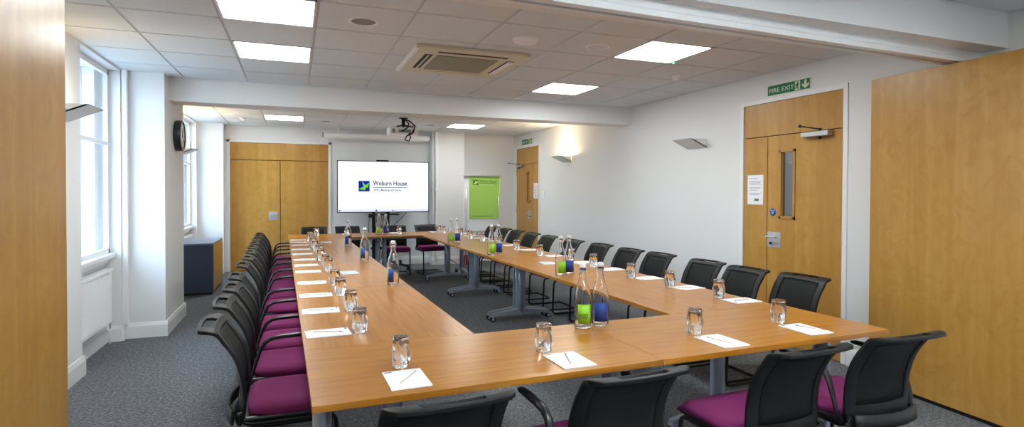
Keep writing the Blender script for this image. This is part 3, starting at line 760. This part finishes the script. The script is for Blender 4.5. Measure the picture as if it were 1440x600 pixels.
def make_bottle():
    t = thing('water_bottle', 'x', 'bottle', (0, 0, 0), 0, 'swing top water bottles')
    out = [(0, .004), (.030, .002), (.036, 0), (.0425, .004), (.0445, .012), (.0445, .150), (.0435, .168), (.039, .192), (.031, .218), (.0225, .245), (.0175, .268), (.0155, .285), (.0150, .296), (.0185, .299), (.0185, .309), (.0155, .312)]
    inn = [(.0125, .312), (.0130, .285), (.0152, .267), (.0202, .2445), (.0288, .2175), (.0370, .1915), (.0414, .168), (.0423, .15), (.0423, .015), (.038, .009), (.02, .012), (0, .013)]
    b = MB(); b.lathe(out+inn, 28); b.build('glass_body', M['glass'], t)
    b = MB(); b.lathe([(0, .3125), (.0165, .3125), (.0175, .318), (.0165, .330), (.012, .336), (0, .337)], 20); st = b.build('stopper', M['offwhite'], t)
    b = MB(); b.tube([(.0185*math.cos(a), .0185*math.sin(a), .2935) for a in [k*PI/9 for k in range(18)]], .0012, 6, closed=True)
    for s in (-1, 1): b.tube([(s*.0195, 0, .2935), (s*.025, .006, .305), (s*.021, .004, .325), (s*.015, 0, .331)], .0012, 6)
    b.tube([(-.0195, 0, .2935), (-.017, .028, .285), (.017, .028, .285), (.0195, 0, .2935)], .0012, 6); b.tube([(-.016, 0, .331), (.016, 0, .331)], .0013, 6)
    b.build('wire_bail', M['chrome'], t); children(t); return t
def label_strip(parent, m, a0, a1, z0=.028, z1=.128, r=.0449):
    b = MB(); n = 12; b.lathe([(r, z0), (r, z1), (r+.0003, z1), (r+.0003, z0), (r, z0)], n, a0=a0, a1=a1); return b.build('paper_label', m, parent)
P = dict(pad=make_pad(), pencil=make_pencil(), glass=make_glass(), bottle=make_bottle()); first = {}
def place(k, u, v, z, rz, label):
    loc = W(u, v, z); r = PHI+rz
    if k not in first:
        first[k] = 1; o = P[k]; o.location = loc; o.rotation_euler = (0, 0, r); o['label'] = label; return o
    return copy_tree(P[k], loc, r, label)
def seat_set(u, v, rz, gu, gv, where, pencil=(.02, .0, .5), wherep=None):
    place('pad', u, v, HT+E, rz, 'white notepad '+where)
    if pencil:
        dx, dy, dr = pencil; c_, s_ = math.cos(rz), math.sin(rz)
        place('pencil', u+dx*c_-dy*s_, v+dx*s_+dy*c_, HT+E+.0045, rz+dr, 'pencil on the notepad '+(wherep or where))
    if gu is not None: place('glass', gu, gv, HT+E, random.uniform(0, 6), 'upturned clear tumbler '+where)
PV = [2.935, 3.49, 4.02, 4.58, 5.22, 5.68, 6.15, 6.71, 7.24, 7.81, 8.25, 8.62]
for i, v in enumerate(PV):
    g = [2.905, 3.44, 3.98, 4.42, 5.16, 5.50, 6.03, 6.58, 7.10, 7.66, 8.18, 8.50][i]
    seat_set(.21, v, -PI/2+jr.uniform(-.05, .05), .372+jr.uniform(-.012, .006), g, 'at %s place from near end of left row' % ORD[i], (-.01, .0, jr.uniform(-.5, .3)))
PR = [2.825, 3.35, 3.84, 4.40, 4.93, 5.54, 6.22, 6.84, 7.45, 8.05, 8.55, 9.02]
GR = [(2.72, 2.97), (2.675, 3.43), (2.655, 3.90), (2.72, 4.62), (2.76, 5.13), (2.63, 5.62), (2.63, 6.28), (2.69, 7.0), (2.62, 7.52), (2.60, 8.02), (2.65, 8.65), (2.53, 9.25)]
for i, v in enumerate(PR):
    seat_set(2.775, v, PI/2+jr.uniform(-.1, .1), *GR[i], 'at %s place from near end of right row' % ORD[i], (.0, .0, jr.uniform(-.4, .4)))
FR = [(.433, 2.105, .0, .445, 2.275, (.01, .01, -.62)), (1.117, 2.092, .0, 1.08, 2.262, (.0, .01, -.32)), (1.934, 2.092, .0, 1.925, 2.268, (-.01, .0, .22)), (2.508, 2.112, -.05, 2.515, 2.29, (.03, .0, .38))]
FW = ['at the near end, leftmost place by the left table', 'at the near end, second place, in front of the two bottles', 'at the near end, third place, right of the two bottles', 'at the near end, rightmost place by the table corner']
for (u, v, rz, gu, gv, pc), w_ in zip(FR, FW): seat_set(u, v, rz, gu, gv, w_, pc)
for (u, gu, w_) in ((.47, .50, 'at the far end before the double door'), (.98, .965, 'at the far end under the television left edge'), (1.76, 1.80, 'at the far end right of the far bottles'), (2.44, 2.48, 'at the far end corner towards the flipchart')):
    seat_set(u, 9.52, PI, gu, 9.36, w_, (0, 0, .3))

PW = 'swing top glass water bottle '
def bottle(u, v, lab, colour, face):
    o = place('bottle', u, v, HT+E, 0, PW+lab)
    # labels face the world direction "face" (radians, in the bottle's own frame)
    if colour == 'both':
        label_strip(o, M['blue'], face-.50, face+.55); label_strip(o, M['green'], face-1.25, face-.52, .028, .14)
    else: label_strip(o, M[colour], face-.85, face+.85)
    return o
# towards the camera
def toward(u, v): return math.atan2(-v, -u)
b1 = bottle(1.454, 2.575, 'with lime green label, nearest pair on the front table', 'green', toward(1.454, 2.575)+.28)
b2 = bottle(1.566, 2.585, 'with blue label, nearest pair on the front table', 'blue', toward(1.566, 2.585)+.15)
for o, uu, vv, nm in ((b1, 1.454, 2.575, .28),):
    a = toward(uu, vv)+nm-.12; r = .0462
    tx = text('label_print', 'H2O', .034, M['ink'], o, (r*math.cos(a)+.02*math.sin(a), r*math.sin(a)-.02*math.cos(a), .058), (PI/2, 0, a+PI/2), .038)
a = toward(1.566, 2.585)+.15; r = .0462
text('label_print', 'H2O', .034, M['ink'], b2, (r*math.cos(a)+.019*math.sin(a), r*math.sin(a)-.019*math.cos(a), .058), (PI/2, 0, a+PI/2), .038)
for (u, v, w_) in ((.775, 4.265, 'with blue label, nearest on the left tables'), (.778, 5.88, 'with blue label, middle one on the left tables'), (.784, 7.46, 'with blue label, farthest on the left tables')):
    bottle(u, v, w_, 'both', toward(u, v)-.45)
for (u, v, w_) in ((2.165, 4.21, 'nearest pair on the right tables'), (2.155, 5.87, 'middle pair on the right tables'), (2.135, 7.42, 'farthest pair on the right tables')):
    bottle(u, v+.0, 'with green label, '+w_, 'green', toward(u, v)+.35); bottle(u+.1, v+.045, 'with blue label, '+w_, 'blue', toward(u, v)+.2)
bottle(1.435, 9.15, 'with green label, at the far end before the television', 'green', toward(1.4, 9.1)); bottle(1.545, 9.15, 'with blue label, at the far end before the television', 'blue', toward(1.5, 9.1))
for (u, v, rz, w_) in ((.54, 5.05, .1, 'beside the glasses on the left tables'), (2.44, 5.02, -.1, 'near the middle bottles on the right tables'), (.56, 8.12, 0, 'beyond the glasses at the far part of the left tables')):
    b = MB(); b.box(-.07, .07, -.10, .10, 0, .001); o = b.build('paper_slip', M['bluepaper']); o.location = W(u, v, HT+E); o.rotation_euler = (0, 0, PHI+rz); tag(o, 'pale blue paper slip '+w_, 'paper', 'pale blue slips on the tables')

# ------------------------------------------------------------------ television, stand, projector, screen
TY = 10.50; tx0, tx1, tz0, tz1 = .69, 2.352, 1.047, 1.989
tv = thing('television', 'large flat television showing a white welcome slide with logo', 'television', ((tx0+tx1)/2, TY, tz0))
hw = (tx1-tx0)/2; hh = tz1-tz0
b = MB(); b.box(-hw, hw, 0, .045, 0, hh, .006); b.box(-.45, .45, .045, .09, .15, hh-.15, .01); b.build('housing', M['black'], tv)
b = MB(); b.box(-hw+.014, hw-.014, -.0015, .002, .016, hh-.014); scr = b.build('screen', M['screen'], tv)
b = MB(); b.box(-hw+.014, hw-.014, -.0022, -.0014, .016, .06); b.build('taskbar', M['bar'], scr)
b = MB(); b.box(-hw+.03, -hw+.055, -.003, -.0022, .027, .05); b.box(-.16, -.128, -.003, -.0022, .025, .054); b.box(.145, .17, -.003, -.0022, .03, .048); b.build('taskbar_icon', M['s_text'], scr)
sx = lambda px: (1.102+(px-504.2)*(1.306-1.102)/15.6)*.9633-(tx0+tx1)/2      # photograph column to slide coordinate
lx0, lx1 = sx(504.2), sx(519.8); lz1, lz0 = 1.625-tz0, 1.433-tz0
b = MB(); b.box(lx0, lx1, -.0028, -.0015, lz0, lz1); b.build('logo_square', M['s_blue'], scr)
def bird(x0, z0, w, h):
    q = [(.04, .25), (.22, .33), (.42, .40), (.46, .52), (.36, .72), (.34, .94), (.50, .72), (.64, .60), (.80, .70), (.95, .88), (.90, .58), (.82, .36), (.66, .36), (.60, .22), (.58, .12), (.40, .15), (.20, .18)]
    return [(x0+a*w, z0+c*h) for a, c in q]
b = MB(); b.prism(bird(lx0, lz0, lx1-lx0, lz1-lz0), -.0036, -.0027, 'y'); b.build('logo_bird', M['s_green'], scr)
text('slide_title', 'Woburn House', .115, M['s_text'], scr, (sx(524.5), -.003, 1.545-tz0), (PI/2, 0, 0), sx(574)-sx(524.5), bold=.02)
b = MB(); b.box(sx(525), sx(574), -.003, -.0015, 1.498-tz0, 1.512-tz0); b.build('slide_rule', M['s_line'], scr)
text('slide_subtitle', 'WHCs Meetings and Events', .05, M['s_text'], scr, (sx(525), -.003, 1.443-tz0), (PI/2, 0, 0), sx(565)-sx(525), bold=.015)
b = MB(); b.box(-.14, .08, .0, .05, hh+.001, hh+.022, .005); b.build('webcam_bar', M['black'], tv)

st = thing('television_stand', 'black wheeled stand under the television with two posts, shelf and cables', 'stand', (1.48, TY+.16, 0))
for s in (-1, 1):
    b = MB(); b.box(s*.13-.028, s*.13+.028, -.03, .03, .1, 1.75, .004); b.build('post', M['black'], st)
    b = MB(); b.tube([(s*.13, 0, .115), (s*.42, -.46, .085)], .028, 8, .8); b.tube([(s*.13, 0, .115), (s*.42, .30, .085)], .028, 8, .8); ft = b.build('foot', M['black'], st)
    for yy in (-.46, .30):
        b = MB()
        for e in (-1, 1): b.lathe([(0, e*.006), (.034, e*.006), (.036, e*.01), (.036, e*.02), (0, e*.022)], 16, (s*.42, yy, .037), 'x')
        b.box(s*.42-.02, s*.42+.02, yy-.02, yy+.02, .05, .08); b.build('caster', M['rubber'], ft)
b = MB(); b.box(-.22, .30, -.24, .05, 1.0, 1.018, .004); b.box(-.24, -.14, -.2, -.1, .955, 1.0, .01); b.build('shelf', M['black'], st)
b = MB(); b.box(-.2, .2, -.06, .04, .60, .66, .005); b.box(-.18, .18, -.05, .03, .36, .40, .005); b.build('crossbar', M['black'], st)
b = MB(); b.box(-.25, .25, -.04, -.02, 1.25, 1.6); b.build('mount_plate', M['black'], st)
b = MB()
for k in range(5):
    x = -.09+.045*k; b.tube([(x, -.05, 1.02), (x+.02*math.sin(k), -.09, .85), (x-.03, -.07, .62), (x+.02, -.08, .40), (x*.4, -.04, .15)], .006, 6)
b.tube([(-.2, -.03, 1.02), (-.235, -.06, .8), (-.21, -.03, .55), (-.13, 0, .4)], .006, 6); b.tube([(.5, -.02, 1.07), (.36, -.05, .92), (.24, -.02, .80), (.13, 0, .7)], .005, 6)
b.build('cable', M['black'], st)
b = MB(); b.box(-.09, -.02, -.06, -.03, .72, .9, .004); b.box(.0, .06, -.06, -.03, .5, .64, .004); b.build('cable_adaptor', M['offwhite'], st)

t = thing('projection_screen', 'white rolled up projection screen casing across the far wall above the television', 'screen', (1.46, 10.86, 2.465))
b = MB(); b.box(-.985, .985, -.05, .05, -.045, .045, .018, 3); b.build('casing', M['offwhite'], t)
for s in (-1, 1):
    b = MB(); b.box(s*.993-.008, s*.993+.008, -.052, .052, -.048, .048, .004); b.build('end_cap', M['gmesh'], t)
    b = MB(); b.box(s*.72-.02, s*.72+.02, -.03, .03, .04, .136); b.build('ceiling_bracket', M['offwhite'], t)
b = MB(); b.box(-.96, .96, -.012, .012, -.06, -.045, .003); b.build('bottom_bar', M['offwhite'], t)

t = thing('projector', 'white projector hanging from the ceiling before the far wall', 'projector', (1.60, 8.98, ZC))
b = MB(); b.box(-.24, .20, -.17, .15, -.27, -.16, .018, 3); b.build('body', M['offwhite'], t)
b = MB(); b.lathe([(0, .155), (.036, .155), (.04, .15), (.04, .19), (.034, .195), (.03, .17), (0, .17)], 20, (-.14, 0, -.215), 'y'); b.build('lens', M['black'], t)
b = MB(); b.box(-.20, -.16, -.172, -.168, -.25, -.19); b.build('vent', M['gmesh'], t)
b = MB(); b.box(-.10, .09, -.172, -.168, -.245, -.20); b.build('connector_panel', M['gmesh'], t)
b = MB(); b.lathe([(0, -.001), (.07, -.001), (.07, -.012), (0, -.012)], 20); b.tube([(0, 0, -.012), (0, 0, -.10)], .028, 14); b.build('ceiling_mount', M['black'], t)
b = MB(); b.box(-.02, .02, -.02, .02, -.16, -.10)
for (x, y) in ((-.12, -.1), (.14, -.1), (-.12, .1), (.14, .1)): b.tube([(0, 0, -.11), (x, y, -.145), (x, y, -.165)], .009, 8)
b.build('bracket_arm', M['black'], t)
b = MB()
b.tube([(.02, .0, -.02), (.09, -.1, -.06), (.15, -.18, -.14), (.12, -.2, -.24), (.02, -.19, -.30), (-.01, -.185, -.36), (.05, -.19, -.38), (.08, -.18, -.32), (.06, -.17, -.25)], .011, 8)
b.tube([(.03, .0, -.03), (.06, -.14, -.10), (.02, -.19, -.18), (-.06, -.185, -.23)], .010, 8); b.tube([(.05, -.18, -.28), (.10, -.2, -.26), (.13, -.18, -.2)], .012, 8)
b.build('cable', M['black'], t)

# ------------------------------------------------------------------ flipchart, extinguisher
t = thing('flipchart_easel', 'white flipchart easel with lime green sheet in the far right corner', 'flipchart', (3.26, 10.02, 0), -.02)
w = .36
b = MB(); b.box(-w, w, 0, .022, .70, 1.715, .003); b.build('board', M['wboard'], t)
b = MB(); b.box(-w-.006, w+.006, -.03, .03, 1.715, 1.752, .008); b.build('clamp_bar', M['alu'], t)
b = MB(); b.box(-w, w, -.05, .012, .685, .70, .003); b.build('pen_tray', M['alu'], t)
b = MB(); b.box(-.255, w-.025, -.012, -.001, .93, 1.715); pp = b.build('paper_sheet', M['fgreen'], t)
b = MB(); b.box(-.19, -.085, -.0136, -.0119, 1.56, 1.655); b.build('logo_square', M['fdark'], pp)
b = MB(); b.prism(bird(-.19, 1.56, .105, .095), -.0146, -.0135, 'y'); b.build('logo_bird', M['flight'], pp)
text('sheet_title', 'Woburn House', .075, M['fdark'], pp, (-.06, -.0135, 1.605), (PI/2, 0, 0), .33)
b = MB(); b.box(-.06, .27, -.0136, -.0119, 1.583, 1.592); b.build('sheet_rule', M['fdark'], pp)
text('sheet_subtitle', 'WHCs Meetings and Events', .035, M['flight'], pp, (-.05, -.0135, 1.555), (PI/2, 0, 0), .27)
text('sheet_footer', 'www.woburnhouse.co.uk', .045, M['fdark'], pp, (-.19, -.0135, .965), (PI/2, 0, 0), .40)
for (x0, y0, x1, y1) in ((-.3, .03, -.36, -.12), (.3, .03, .36, -.12), (0, .04, 0, .55)):
    b = MB(); b.tube([(x0, y0, 1.70), (x1, y1, .012)], .012, 8); b.lathe([(0, 0), (.017, 0), (.017, .03), (0, .03)], 10, (x1, y1, 0)); b.build('leg', M['alu'], t)

t = thing('fire_extinguisher', 'red fire extinguisher standing behind the flipchart', 'extinguisher', (3.08, 10.62, 0))
b = MB(); b.lathe([(0, .005), (.07, .005), (.075, .02), (.075, .44), (.06, .49), (.03, .52), (.022, .54), (0, .54)], 24); b.build('cylinder', M['red'], t)
b = MB(); b.lathe([(.0755, .2), (.0758, .2), (.0758, .34), (.0755, .34)], 24); b.build('instruction_band', M['offwhite'], t)
b = MB(); b.lathe([(0, .54), (.02, .54), (.02, .57), (0, .57)], 14); b.box(-.012, .012, -.1, .03, .57, .585, .003); b.box(-.012, .012, -.11, .02, .60, .612, .003); b.tube([(.02, 0, .555), (.09, 0, .53), (.10, 0, .40), (.095, 0, .2)], .011, 8); b.build('valve_head', M['black'], t)

# ------------------------------------------------------------------ signs and small wall things
def exit_sign(y0, y1, z0, z1, label):
    L = y1-y0; H = z1-z0; t = thing('exit_sign', label, 'sign', (XR-.001, y1, z0)); d = -.006    # local: text runs along -y
    X0, X1 = -.007, 0
    b = MB(); b.box(X0+.002, X1, -L, 0, 0, H, .001); b.build('backing', M['exitw'], t)
    b = MB(); b.box(X0+.0005, X0+.003, -L+.012, -.006, .007, H-.007); b.build('green_field', M['exitg'], t)
    b = MB(); b.box(X0-.0005, X0+.001, -L*.77, -L*.655, .012, H-.012)
    y = -L*.885; h = H
    b.prism([(y+.013, h-.014), (y-.013, h-.014), (y-.013, h*.46), (y-.038, h*.60), (y-.038, h*.40), (y, .014), (y+.038, h*.40), (y+.038, h*.60), (y+.013, h*.46)], X0-.0005, X0+.001, 'x')
    b.build('arrow_and_panel', M['exitw'], t)
    yc = -L*.71; b = MB()
    b.lathe([(0, X0-.002), (H*.07, X0-.002), (H*.07, X0), (0, X0)], 10, (0, yc-.006, H*.78), 'x')
    def limb(pts, r): b.tube([(X0-.001, yc+a*H, c*H) for a, c in pts], r*H, 6)
    limb([(-.02, .68), (.03, .45)], .075); limb([(-.02, .66), (.14, .6), (.17, .48)], .035); limb([(-.02, .66), (-.12, .55), (-.2, .6)], .035)
    limb([(.03, .45), (-.08, .32), (-.1, .14)], .045); limb([(.03, .45), (.12, .3), (.22, .26)], .045)
    b.build('running_figure', M['exitg'], t)
    text('lettering', 'FIRE EXIT', H*.52, M['exitw'], t, (X0-.001, -.022, H*.30), (PI/2, 0, -PI/2), L*.58)
exit_sign(3.752, 4.249, 2.372, 2.478, 'green fire exit sign above the near fire door on the right')
exit_sign(10.10, 10.64, 2.374, 2.486, 'green exit sign above the far door on the right wall')
def notice(y0, y1, z0, z1, label):
    t = thing('notice', label, 'notice', (XR+.005, (y0+y1)/2, z0), 0, 'paper notices on the doors'); w = (y1-y0)/2; h = z1-z0
    b = MB(); b.box(-.002, 0, -w, w, 0, h); sh = b.build('sheet', M['paper'], t)
    b = MB()
    for k, (zz, l) in enumerate(((.88, .5), (.78, .75), (.73, .7), (.68, .75), (.58, .72), (.53, .7), (.48, .5), (.38, .72), (.33, .6))): b.box(-.0026, -.002, w*.75-2*w*l, w*.75, zz*h, zz*h+.004)
    b.build('print_lines', M['gmesh'], sh)
    b = MB(); b.box(-.0026, -.002, -w*.45, w*.1, h*.12, h*.2); b.build('stamp', M['fdark'], sh)
notice(4.30, 4.505, 1.32, 1.615, 'white paper notice on the narrow leaf of the near fire door')
notice(9.85, 10.05, 1.305, 1.605, 'white paper notice on the narrow leaf of the far door')
t = thing('door_sign', 'round blue fire door sign between notice and handle of near door', 'sign', (XR+.005, 4.177, 1.252))
b = MB(); b.lathe([(0, 0), (.037, 0), (.037, -.002), (0, -.002)], 28, axis='x'); b.build('disc', M['signblue'], t)
for i, (w_, s) in enumerate((('Fire door', .013), ('keep', .013), ('shut', .013))):
    text('lettering', w_, s, M['paper'], t, (-.003, 0, .01-i*.015), (PI/2, 0, -PI/2), None, 'CENTER')
t = thing('door_sign', 'small round door sign beside the slit of the far door', 'sign', (XR+.005, 10.22, 1.25))
b = MB(); b.lathe([(0, 0), (.03, 0), (.03, -.002), (0, -.002)], 24, axis='x'); b.build('disc', M['navy'], t)
t = thing('light_switch', 'white light switch plate on the right wall beside the far door', 'switch', (XR-.001, 9.57, 1.38))
b = MB(); b.box(-.010, 0, -.075, .075, -.075, .075, .003); b.build('plate', M['offwhite'], t)
for yy in (-.035, .035):
    b = MB(); b.box(-.014, -.010, yy-.022, yy+.022, -.03, .03, .002); b.build('rocker', M['white'], t)
t = thing('wall_socket', 'white wall socket with dark cable hanging on the far column', 'socket', (2.82, 10.849, .52))
b = MB(); b.box(-.075, .075, -.010, 0, -.043, .043, .003); b.build('plate', M['offwhite'], t)
b = MB(); b.box(-.05, 0, -.05, -.010, -.025, .025, .006); b.build('plug', M['black'], t)
b = MB(); b.tube([(-.025, -.04, -.02), (-.06, -.05, -.2), (-.03, -.05, -.36), (.05, -.05, -.44), (.16, -.06, -.51)], .006, 8); b.build('cable', M['black'], t)

# ------------------------------------------------------------------ light
w = bpy.data.worlds.new('sky'); bpy.context.scene.world = w; w.use_nodes = True
bg = w.node_tree.nodes['Background']; bg.inputs['Color'].default_value = (.52, .75, 1.0, 1); bg.inputs['Strength'].default_value = 6.8
def area(name, loc, rot, sx, sy, e, col=(1, 1, 1)):
    L = bpy.data.lights.new(name, 'AREA'); L.shape = 'RECTANGLE'; L.size = sx; L.size_y = sy; L.energy = e; L.color = col
    o = bpy.data.objects.new(name, L); C.objects.link(o); o.location = loc; o.rotation_euler = rot; return o
area('corridor_fill', (5.2, 4, 2.55), (0, 0, 0), .5, .5, 7); area('corridor_fill', (5.2, 10.3, 2.55), (0, 0, 0), .5, .5, 4)  # unseen lamps added to brighten the corridor behind the door slits

# ------------------------------------------------------------------ camera
cam = bpy.data.cameras.new('camera'); co = bpy.data.objects.new('camera', cam); C.objects.link(co)
f_px, yaw, pitch, roll, cy_ = 791.0983, .3671, -.0148, .0031, 280.2393
F = Vector((math.sin(yaw)*math.cos(pitch), math.cos(yaw)*math.cos(pitch), math.sin(pitch)))
Ri = Vector((math.cos(yaw), -math.sin(yaw), 0)); Up = Ri.cross(F)
R2 = Ri*math.cos(roll)+Up*math.sin(roll); U2 = Ri*-math.sin(roll)+Up*math.cos(roll)
co.matrix_world = Matrix(((R2.x, U2.x, -F.x, 0), (R2.y, U2.y, -F.y, 0), (R2.z, U2.z, -F.z, 1.447), (0, 0, 0, 1)))
cam.sensor_fit = 'HORIZONTAL'; cam.sensor_width = 36; cam.lens = f_px/1440*36; cam.shift_y = -(300-cy_)/1440; cam.clip_start = .05
sc = bpy.context.scene; sc.camera = co
vs = sc.view_settings; sc.display_settings.display_device = 'sRGB'
vs.view_transform = 'Standard'; vs.look = 'None'; vs.gamma = 1; vs.use_curve_mapping = False; vs.exposure = 1.5
cy = sc.cycles; cy.use_denoising = True; cy.max_bounces = 14; cy.diffuse_bounces = 6; cy.glossy_bounces = 5; cy.transmission_bounces = 14; cy.transparent_max_bounces = 16
cy.sample_clamp_indirect = 6; cy.caustics_reflective = False; cy.caustics_refractive = True
